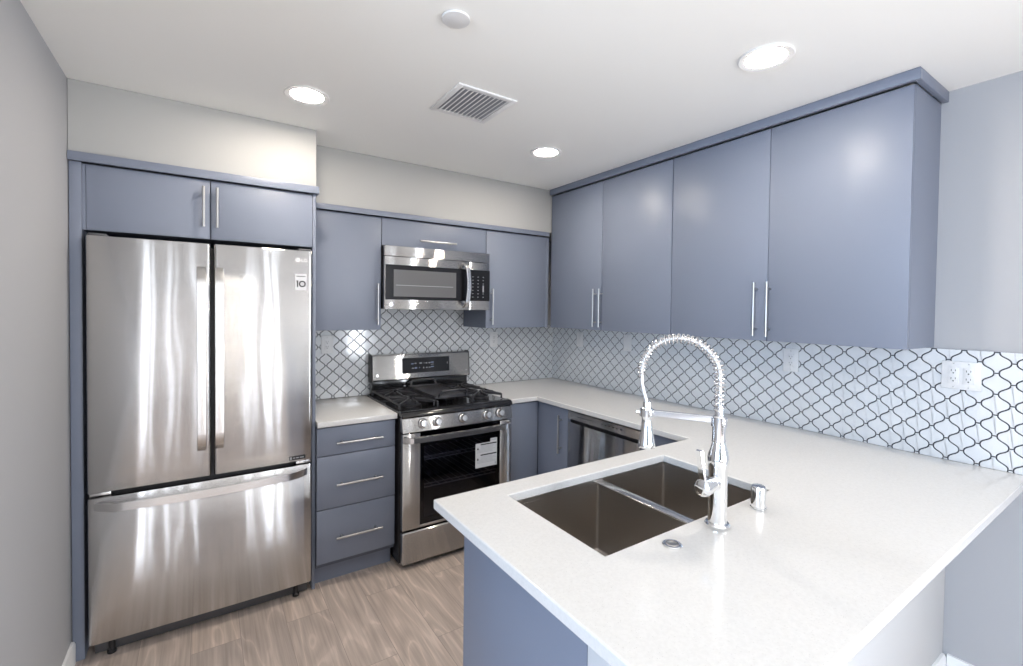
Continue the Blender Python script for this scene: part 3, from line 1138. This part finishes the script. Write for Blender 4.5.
obj('turntable_line', mb, 'mark', dm)
path = []
for i in range(31):
    tt = i / 30
    e = min(tt, 1 - tt)
    path.append((-1.114 + 0.012 * sin(pi * tt), -0.4030 - 0.040 * min(1, e / 0.10) ** 0.5 - 0.010 * sin(pi * tt), 1.538 + (1.836 - 1.538) * tt))
obj('handle', MB().sweep(path, [(-0.016, -0.003), (-0.010, -0.008), (0.010, -0.008), (0.016, -0.003), (0.013, 0.007), (-0.013, 0.007)], (1, 0, 0)), 'steel_h', dm)
cpn = obj('control_panel', MB().box(-1.0775, MX1, -0.402, -0.3725, 1.5165, 1.8495, 0.003), 'steel_s', mw)
obj('keypad', MB().box(-1.0765, MX1 + 0.0025, -0.4035, -0.4005, 1.580, 1.797), 'glass_b', cpn)
mb = MB()
for r in range(7):
    for q in range(3):
        x, z = -1.048 + q * 0.042, 1.748 - r * 0.0235
        if r == 3 and q == 2:
            continue
        mb.box(x - 0.0045, x + 0.0045, -0.4042, -0.4034, z - 0.002, z + 0.002, mi=0)
mb.box(-0.969, -0.959, -0.4042, -0.4034, 1.642, 1.690)
obj('keypad_marks', mb, 'mark', cpn)
obj('emblem', MB().lathe([(0, 0), (0.012, 0), (0.012, 0.001), (0, 0.001)], (-1.630, -0.4018, 1.547), (0, -1, 0), 20), 'nickel', dm)
obj('underside_lamp', MB().box(-1.46, -1.14, -0.33, -0.22, 1.5145, 1.5178, 0.001), 'black_m', mw)

# ------------------------------------------------------------------ tall cabinets on the right wall
def tall_pair(label, y0, y1, split, hl, hr, last):
    c = thing('wall_cabinet', label, 'cabinet', (0, (y0 + y1) / 2, ZB))
    obj('carcass', MB().box(-0.3105, -0.0005, y0 + 0.002, y1 - 0.001, ZB, 2.4175), 'cab', c)
    for a, b_, hy in ((split + 0.0015, y1 - 0.002, hl), (y0 + 0.001, split - 0.0015, hr)):
        d = obj('door', MB().box(-0.335, -0.3145, a, b_, ZB, 2.411, 0.0018), 'cab', c)
        bar_pull((-0.335, hy, 1.408), (-0.335, hy, 1.673), (-1, 0, 0), d)
    return c


tall_pair('tall slate blue two door cabinet in the corner, reaching the ceiling', -1.505, -0.3795, -0.938, -0.886, -0.932 - 0.012, False)
tall_pair('tall slate blue two door cabinet nearest the camera on the right', -2.600, -1.507, -2.061, -2.010, -2.073, True)
t = thing('crown_moulding', 'slate blue crown strip along the ceiling above the tall right cabinets', 'trim', (-0.34, -1.5, 2.418))
obj('front_strip', MB().box(-0.356, -0.335, -2.622, -0.381, 2.4185, H - 0.001, 0.0015), 'cab', t)
obj('return_strip', MB().box(-0.335, -0.001, -2.622, -2.601, 2.4185, H - 0.001, 0.0015), 'cab', t)

# ------------------------------------------------------------------ base run on the right
c = thing('base_cabinet', 'slate blue corner base cabinet right of the stove, under the white worktop', 'cabinet', (-0.5, -0.5, 0))
mb = MB()
mb.box(-0.905, -0.612, -0.609, -0.01, 0.11, CTB - 0.001)
mb.box(-0.612, -0.01, -0.955, -0.01, 0.11, CTB - 0.001)
obj('carcass', mb, 'cab_in', c)
obj('filler', MB().box(-0.905, -0.637, -0.630, -0.610, 0.11, 0.8735, 0.0015), 'cab', c)
d = obj('door', MB().box(-0.635, -0.613, -0.953, -0.634, 0.112, 0.8735, 0.0018), 'cab', c)
bar_pull((-0.635, -0.892, 0.575), (-0.635, -0.892, 0.828), (-1, 0, 0), d)
mb = MB()
mb.box(-0.905, -0.56, -0.56, -0.54, 0, 0.109)
mb.box(-0.56, -0.54, -0.955, -0.54, 0, 0.109)
obj('toe_kick', mb, 'cab', c)

dw = thing('dishwasher', 'stainless dishwasher under the worktop between corner cabinet and peninsula', 'dishwasher', (-0.33, -1.26, 0))
obj('tub', MB().box(-0.605, -0.02, -1.556, -0.962, 0.10, 0.872), 'steel_dark', dw)
obj('door', MB().box(-0.640, -0.606, -1.556, -0.962, 0.115, 0.800, 0.004), 'steel', dw)
p_ = MB()
p_.prism([(-0.606, 0.826), (-0.644, 0.822), (-0.640, 0.870), (-0.606, 0.870)], -1.556, -0.962, 'xz', 0.002)
pn_ = obj('control_strip', p_, 'steel_s', dw)
obj('pocket_handle', MB().box(-0.618, -0.606, -1.553, -0.965, 0.800, 0.825), 'black_m', dw)
mb = MB()
for k in range(8):
    y = -1.06 - k * 0.018
    mb.box(-0.6430, -0.6418, y - 0.005, y + 0.005, 0.846, 0.850)
for k in range(6):
    y = -1.27 - k * 0.030
    mb.box(-0.6430, -0.6418, y - 0.006, y + 0.006, 0.846, 0.851)
obj('control_marks', mb, 'ink', pn_)
obj('toe_kick', MB().box(-0.56, -0.54, -1.556, -0.962, 0.002, 0.099), 'black_m', dw)

c = thing('peninsula_cabinet', 'slate blue base cabinet holding the sink, its end panel facing left', 'cabinet', (-1.3, -2.2, 0))
mb = MB()
mb.box(-1.900, -0.61, -2.510, -2.490, 0.10, CTB - 0.001)
mb.box(-1.900, -0.61, -2.490, -1.967, 0.10, 0.12)
mb.box(-0.63, -0.61, -2.490, -1.967, 0.12, CTB - 0.001)
obj('carcass', mb, 'cab_in', c)
obj('end_panel', MB().box(-1.920, -1.901, -2.511, -1.945, 0, CTB - 0.001, 0.0012), 'cab', c)
for a, b_ in ((-1.899, -1.402), (-1.398, -0.905), (-0.901, -0.637)):
    d = obj('door', MB().box(a, b_, -1.965, -1.945, 0.112, 0.8735, 0.0018), 'cab', c)
    bar_pull((b_ - 0.05, -1.945, 0.60), (b_ - 0.05, -1.945, 0.82), (0, 1, 0), d)
obj('filler', MB().box(-0.635, -0.613, -1.940, -1.559, 0.112, 0.8735, 0.0015), 'cab', c)
mb = MB()
mb.box(-1.899, -0.56, -2.02, -2.0, 0, 0.099)
mb.box(-0.56, -0.54, -2.0, -1.559, 0, 0.099)
obj('toe_kick', mb, 'cab', c)

# ------------------------------------------------------------------ main worktop with the sink cut-out
SX0, SX1, SY0, SY1 = -1.776, -0.982, -2.420, -1.976
xs = [-1.998, SX0, -0.905, SX1, -0.665, -0.001]
xs = sorted(xs)
ys = sorted([-2.887, SY0, SY1, -1.879, -0.655, -0.001])


def inside(x, y):
    if SX0 < x < SX1 and SY0 < y < SY1:
        return False
    return (y < -1.879) or (x > -0.665) or (y > -0.655 and x > -0.905)


w = obj('worktop', MB().cells(xs, ys, inside, CTB, CT), 'quartz')
bv = w.modifiers.new('rounded edges', 'BEVEL')
bv.width = 0.004
bv.segments = 3
bv.limit_method = 'ANGLE'
tag(w, 'long white speckled worktop running from the stove corner around to the sink peninsula', 'worktop')

sk = thing('sink', 'double bowl stainless sink set under the peninsula worktop', 'sink', (-1.38, -2.2, 0.66))


def bowl(x0, x1, y0, y1, zb, zt):
    b = bmesh.new()
    bmesh.ops.create_cube(b, size=1)
    for v in b.verts:
        v.co = Vector(((x0 + x1) / 2 + v.co.x * (x1 - x0), (y0 + y1) / 2 + v.co.y * (y1 - y0), (zb + zt) / 2 + v.co.z * (zt - zb)))
    top = [f_ for f_ in b.faces if f_.normal.z > 0.9]
    bmesh.ops.delete(b, geom=top, context='FACES')
    ed = [e for e in b.edges if not all(abs(v.co.z - zt) < 1e-6 for v in e.verts)]
    bmesh.ops.bevel(b, geom=ed, offset=0.010, segments=4, profile=0.5, affect='EDGES')
    bmesh.ops.recalc_face_normals(b, faces=b.faces[:])
    bmesh.ops.solidify(b, geom=b.faces[:], thickness=-0.0025)
    mb = MB()
    mb._merge(b)
    bmesh.ops.recalc_face_normals(mb.bm, faces=mb.bm.faces[:])
    return mb


SZ = 0.615
for a, b_, cxd in ((SX0 - 0.004, -1.362, -1.57), (-1.332, SX1 + 0.004, -1.16)):
    bo = obj('bowl', bowl(a, b_, SY0 - 0.004, SY1 + 0.004, SZ, 0.868), 'sink', sk)
    obj('drain', MB().lathe([(0, 0.002), (0.02, 0.002), (0.03, 0.003), (0.045, 0.005), (0.052, 0.003), (0.053, 0.0005), (0, 0.0005)], (cxd, -2.18, SZ + 0.0005), n=28), 'chrome', bo)
obj('divider', MB().box(-1.3655, -1.3285, SY0 - 0.003, SY1 + 0.003, 0.8665, 0.8720, 0.002), 'steel_h', sk)
mb = MB()
e_ = 0.0045
for a, b_, y0, y1 in ((SX0 - 0.02, SX0 - e_, SY0 - 0.02, SY1 + 0.02), (SX1 + e_, SX1 + 0.02, SY0 - 0.02, SY1 + 0.02),
                      (SX0 - e_, SX1 + e_, SY0 - 0.02, SY0 - e_), (SX0 - e_, SX1 + e_, SY1 + e_, SY1 + 0.02)):
    mb.box(a, b_, y0, y1, 0.866, CTB - 0.0006)
obj('flange', mb, 'sink', sk)

# ------------------------------------------------------------------ faucet
bx, by = -1.388, -2.477
hx, hy = -1.490, -2.305
fc = thing('faucet', 'chrome spring neck kitchen faucet standing behind the sink', 'faucet', (bx, by, CT))
mb = MB()
mb.lathe([(0, 0.0005), (0.033, 0.0005), (0.034, 0.003), (0.034, 0.008), (0.031, 0.012), (0.0255, 0.013), (0.0250, 0.150), (0.0262, 0.165), (0.0290, 0.180), (0.0290, 0.196),
          (0.0262, 0.212), (0.0200, 0.232), (0.0182, 0.242), (0.0190, 0.243), (0.0190, 0.247), (0.0182, 0.248), (0.0182, 0.312), (0.016, 0.315), (0.0125, 0.316), (0.0125, 0.345), (0, 0.345)],
         (bx, by, CT), n=36)
obj('body', mb, 'chrome', fc)
# arch in the upright plane through base and spray head
dirv = Vector((hx - bx, hy - by, 0))
R_ = (dirv.length + 0.018) / 2
dn = dirv.normalized()
zc = 1.338


def arch(s):
    """s in 0..1: up from the body, round the arch, down to the end of the spring."""
    l1, l2, l3 = zc - 1.245, pi * R_, 0.012
    q = s * (l1 + l2 + l3)
    if q < l1:
        return Vector((bx, by, 1.245 + q))
    if q < l1 + l2:
        a = (q - l1) / R_
        return Vector((bx, by, zc)) + dn * (R_ - R_ * cos(a)) + Vector((0, 0, R_ * sin(a)))
    return Vector((hx, hy, zc - (q - l1 - l2))) + dn * 0.018


turns, per = 38, 14
pts = []
N_ = turns * per
side = Vector((-dn.y, dn.x, 0))
for i in range(N_ + 1):
    s_ = i / N_
    p = arch(s_)
    tg_ = (arch(min(1, s_ + 0.002)) - arch(max(0, s_ - 0.002))).normalized()
    nn = side.cross(tg_)
    a = 2 * pi * turns * s_
    rr = 0.0142 * (1.0 if s_ < 0.93 else 1.0 - 0.35 * (s_ - 0.93) / 0.07)
    pts.append(p + (side * cos(a) + nn * sin(a)) * rr)
obj('spring', MB().tube(pts, 0.0019, 6), 'spring', fc)
hp = [arch(i / 40) for i in range(41)] + [Vector((hx, hy, 1.305)) + dn * 0.0165, Vector((hx, hy, 1.28)) + dn * 0.011, Vector((hx, hy, 1.258)) + dn * 0.004, Vector((hx, hy, 1.235))]
obj('hose', MB().tube(hp, 0.0062, 12), 'hose', fc)
mb = MB()
mb.lathe([(0, 0.140), (0.011, 0.140), (0.0125, 0.132), (0.0125, 0.122), (0.0165, 0.120), (0.0175, 0.112), (0.0175, 0.094), (0.0155, 0.090), (0.0150, 0.080), (0.0200, 0.040), (0.0245, 0.014),
          (0.0255, 0.006), (0.0240, 0.000), (0.018, 0.001), (0, 0.002)], (hx, hy, 1.112), n=32)
sp = obj('spray_head', mb, 'chrome', fc)
q0 = Vector((hx, hy, 0)) - dn * 0 + Vector((0, 0, 1.165))
mb = MB()
mb.tube([Vector((hx, hy, 1.182)) - side * 0.016, Vector((hx, hy, 1.176)) - side * 0.021, Vector((hx, hy, 1.150)) - side * 0.0235], 0.004, 10)
obj('trigger', mb, 'chrome', sp)
mb = MB()
za = 1.218
pA, pB = Vector((bx, by, za)), Vector((hx, hy, za))
sec = [(-0.0095, -0.0035), (-0.008, -0.005), (0.008, -0.005), (0.0095, -0.0035), (0.0095, 0.0035), (0.008, 0.005), (-0.008, 0.005), (-0.0095, 0.0035)]
mb.sweep([pA + dn * 0.016, pB - dn * 0.018], sec, (0, 0, 1))
# ring that holds the spray head
mb.lathe([(0.0178, -0.010), (0.0215, -0.010), (0.0215, 0.010), (0.0178, 0.010), (0.0178, -0.010)], (hx, hy, za), (0, 0, 1), 28)
mb.tube([pB + dn * 0.018, pB + dn * 0.031], 0.008, 14)
mb.lathe([(0.0186, -0.012), (0.0215, -0.012), (0.0215, 0.012), (0.0186, 0.012), (0.0186, -0.012)], (bx, by, za - 0.005), (0, 0, 1), 28)
obj('support_arm', mb, 'chrome', fc)
mb = MB()
ha = Vector((-1, -0.05, 0)).normalized()
hz0 = Vector((bx, by, 1.040))
mb.lathe([(0.019, 0.018), (0.0195, 0.030), (0.0185, 0.031), (0.0185, 0.045), (0.0215, 0.046), (0.0230, 0.060), (0.0245, 0.076), (0.0225, 0.083), (0.015, 0.087), (0, 0.088)], hz0, ha, 28)
hd_ = obj('handle', mb, 'chrome', fc)
p0 = hz0 + ha * 0.070
lv = [p0 + Vector((-0.004, 0, 0.010)), p0 + Vector((-0.008, 0.004, 0.04)), p0 + Vector((-0.010, 0.007, 0.07)), p0 + Vector((-0.012, 0.010, 0.102))]
mb = MB()
mb.sweep(lv, [(-0.010, -0.003), (-0.007, -0.006), (0.007, -0.006), (0.010, -0.003), (0.008, 0.004), (-0.008, 0.004)], (0, 1, 0))
obj('lever', mb, 'chrome', hd_)

mb = MB()
mb.lathe([(0, 0.0005), (0.0235, 0.0005), (0.0235, 0.005), (0.0215, 0.0065), (0.0215, 0.064), (0.0200, 0.069), (0.0160, 0.0715), (0, 0.072)], (-1.168, -2.477, CT), n=32)
tag(obj('air_gap_cap', mb, 'chrome'), 'small chrome air gap cap on the worktop, right of the faucet', 'cap')
t = thing('air_switch', 'round chrome push button set flush in the worktop, left of the faucet', 'button', (-1.589, -2.477, CT))
obj('flange', MB().lathe([(0.017, 0.0005), (0.0255, 0.0005), (0.0255, 0.003), (0.023, 0.005), (0.017, 0.0045), (0.017, 0.0005)], (-1.589, -2.477, CT), n=32), 'chrome', t)
obj('push_button', MB().lathe([(0, 0.0005), (0.0155, 0.0005), (0.0155, 0.0040), (0.013, 0.0052), (0.006, 0.0035), (0, 0.003)], (-1.589, -2.477, CT), n=32), 'nickel', t)

# ------------------------------------------------------------------ outlets (built facing -y at the origin, then turned)
def receptacle(parent, x, white='plastic'):
    r = obj('receptacle', MB().box(x - 0.0165, x + 0.0165, -0.0075, -0.004, -0.0335, 0.0335, 0.001), white, parent)
    mb = MB()
    for z in (0.0165, -0.0165):
        mb.box(x - 0.0075, x - 0.0055, -0.0080, -0.0070, z - 0.001, z + 0.007)
        mb.box(x + 0.0055, x + 0.0075, -0.0080, -0.0070, z, z + 0.007)
        mb.lathe([(0, 0), (0.0026, 0), (0.0026, 0.001), (0, 0.001)], (x, -0.0071, z - 0.0075), (0, -1, 0), 12)
    obj('slots', mb, 'slot', r)
    return r


def screws(parent, xs_):
    for x in xs_:
        for z in (0.0485, -0.0485):
            obj('screw', MB().lathe([(0, 0), (0.0028, 0), (0.0024, 0.0008), (0, 0.001)], (x, -0.0058, z), (0, -1, 0), 12), 'nickel', parent)


GP = 'wall outlets and plates on the tiled backsplash'
OY = -0.0085
o1 = thing('outlet', 'white duplex outlet on the tiles between fridge and stove', 'outlet', (0, 0, 0), GP)
obj('plate', MB().box(-0.0375, 0.0375, -0.006, 0, -0.0605, 0.0605, 0.0018), 'plastic', o1)
receptacle(o1, 0)
screws(o1, [0])
o1.location = (-1.930, OY, 1.276)
dup(o1, (-0.632, OY, 1.276), 0, 'white duplex outlet on the tiles right of the stove, under the corner cabinet')
dup(o1, (OY, -2.026, 1.272), radians(-90), 'white duplex outlet on the tiles below the tall cabinet nearest the camera')
o2 = thing('outlet', 'wide white double outlet plate with four sockets, right of the tall cabinets', 'outlet', (0, 0, 0), GP)
obj('plate', MB().box(-0.0605, 0.0605, -0.006, 0, -0.0575, 0.0575, 0.0018), 'plastic', o2)
receptacle(o2, -0.023)
receptacle(o2, 0.023)
screws(o2, [-0.023, 0.023])
o2.location = (OY, -2.688, 1.274)
o2.rotation_euler = (0, 0, radians(-90))
o3 = thing('switch', 'white wall plate with plain rocker on the tiles, nearest the corner', 'switch', (0, 0, 0), GP)
obj('plate', MB().box(-0.0375, 0.0375, -0.006, 0, -0.0605, 0.0605, 0.0018), 'plastic', o3)
obj('rocker', MB().box(-0.0165, 0.0165, -0.0085, -0.005, -0.0335, 0.0335, 0.0015), 'plastic', o3)
screws(o3, [0])
o3.location = (OY, -0.372, 1.280)
o3.rotation_euler = (0, 0, radians(-90))
dup(o3, (OY, -0.889, 1.286), radians(-90), 'white wall plate with plain rocker under the tall corner cabinet door handles')

# ------------------------------------------------------------------ ceiling fittings
GL = 'recessed ceiling lights'
l1 = thing('recessed_light', 'round lit ceiling light above the fridge', 'ceiling light', (0, 0, 0), GL)
obj('trim_ring', MB().lathe([(0.066, 0.0), (0.092, 0.0), (0.0935, -0.004), (0.090, -0.007), (0.070, -0.005), (0.066, 0.0)], (0, 0, 0), n=40), 'trim', l1)
obj('lens', MB().lathe([(0, -0.0035), (0.0655, -0.0035), (0.0655, -0.001), (0, -0.001)], (0, 0, 0), n=40), 'lamp', l1)
l1.location = (-2.228, -1.014, H - 0.0008)
dup(l1, (-0.916, -1.046, H - 0.0008), 0, 'round lit ceiling light in front of the corner, smallest in the photo')
dup(l1, (-0.891, -2.322, H - 0.0008), 0, 'round lit ceiling light near the tall cabinets on the right')

v = thing('air_vent', 'white square louvred air vent in the ceiling', 'vent', (-1.583, -1.36, H))
mb = MB()
vx0, vx1, vy0, vy1 = -1.730, -1.438, -1.507, -1.208
for a, b_, c_, d_ in ((vx0, vx0 + 0.026, vy0, vy1), (vx1 - 0.026, vx1, vy0, vy1), (vx0 + 0.026, vx1 - 0.026, vy0, vy0 + 0.026), (vx0 + 0.026, vx1 - 0.026, vy1 - 0.026, vy1)):
    mb.box(a, b_, c_, d_, H - 0.008, H - 0.0008, 0.0015)
obj('frame', mb, 'trim', v)
obj('duct_opening', MB().box(vx0 + 0.026, vx1 - 0.026, vy0 + 0.026, vy1 - 0.026, H - 0.0016, H - 0.0006), 'vent_dark', v)
for k in range(11):
    x = vx0 + 0.038 + k * 0.0216
    mb = MB()
    mb.prism([(x - 0.0062, H - 0.0105), (x - 0.0054, H - 0.0112), (x + 0.0056, H - 0.0068), (x + 0.0050, H - 0.0060)], vy0 + 0.0262, vy1 - 0.0262, 'xz')
    obj('slat', mb, 'trim', v)
for x in (vx0 + 0.013, vx1 - 0.013):
    obj('screw', MB().lathe([(0, 0), (0.004, 0), (0.003, 0.0015), (0, 0.0015)], (x, (vy0 + vy1) / 2, H - 0.008), (0, 0, -1), 12), 'trim', v)
sd = obj('ceiling_cover', MB().lathe([(0, -0.010), (0.042, -0.010), (0.0445, -0.009), (0.0455, -0.006), (0.0455, -0.003), (0.042, -0.0025), (0.042, -0.0005), (0, -0.0005)], (-1.932, -1.878, H), n=48), 'plastic')
tag(sd, 'plain round white cover disc on the ceiling, in front of the vent', 'cover plate')
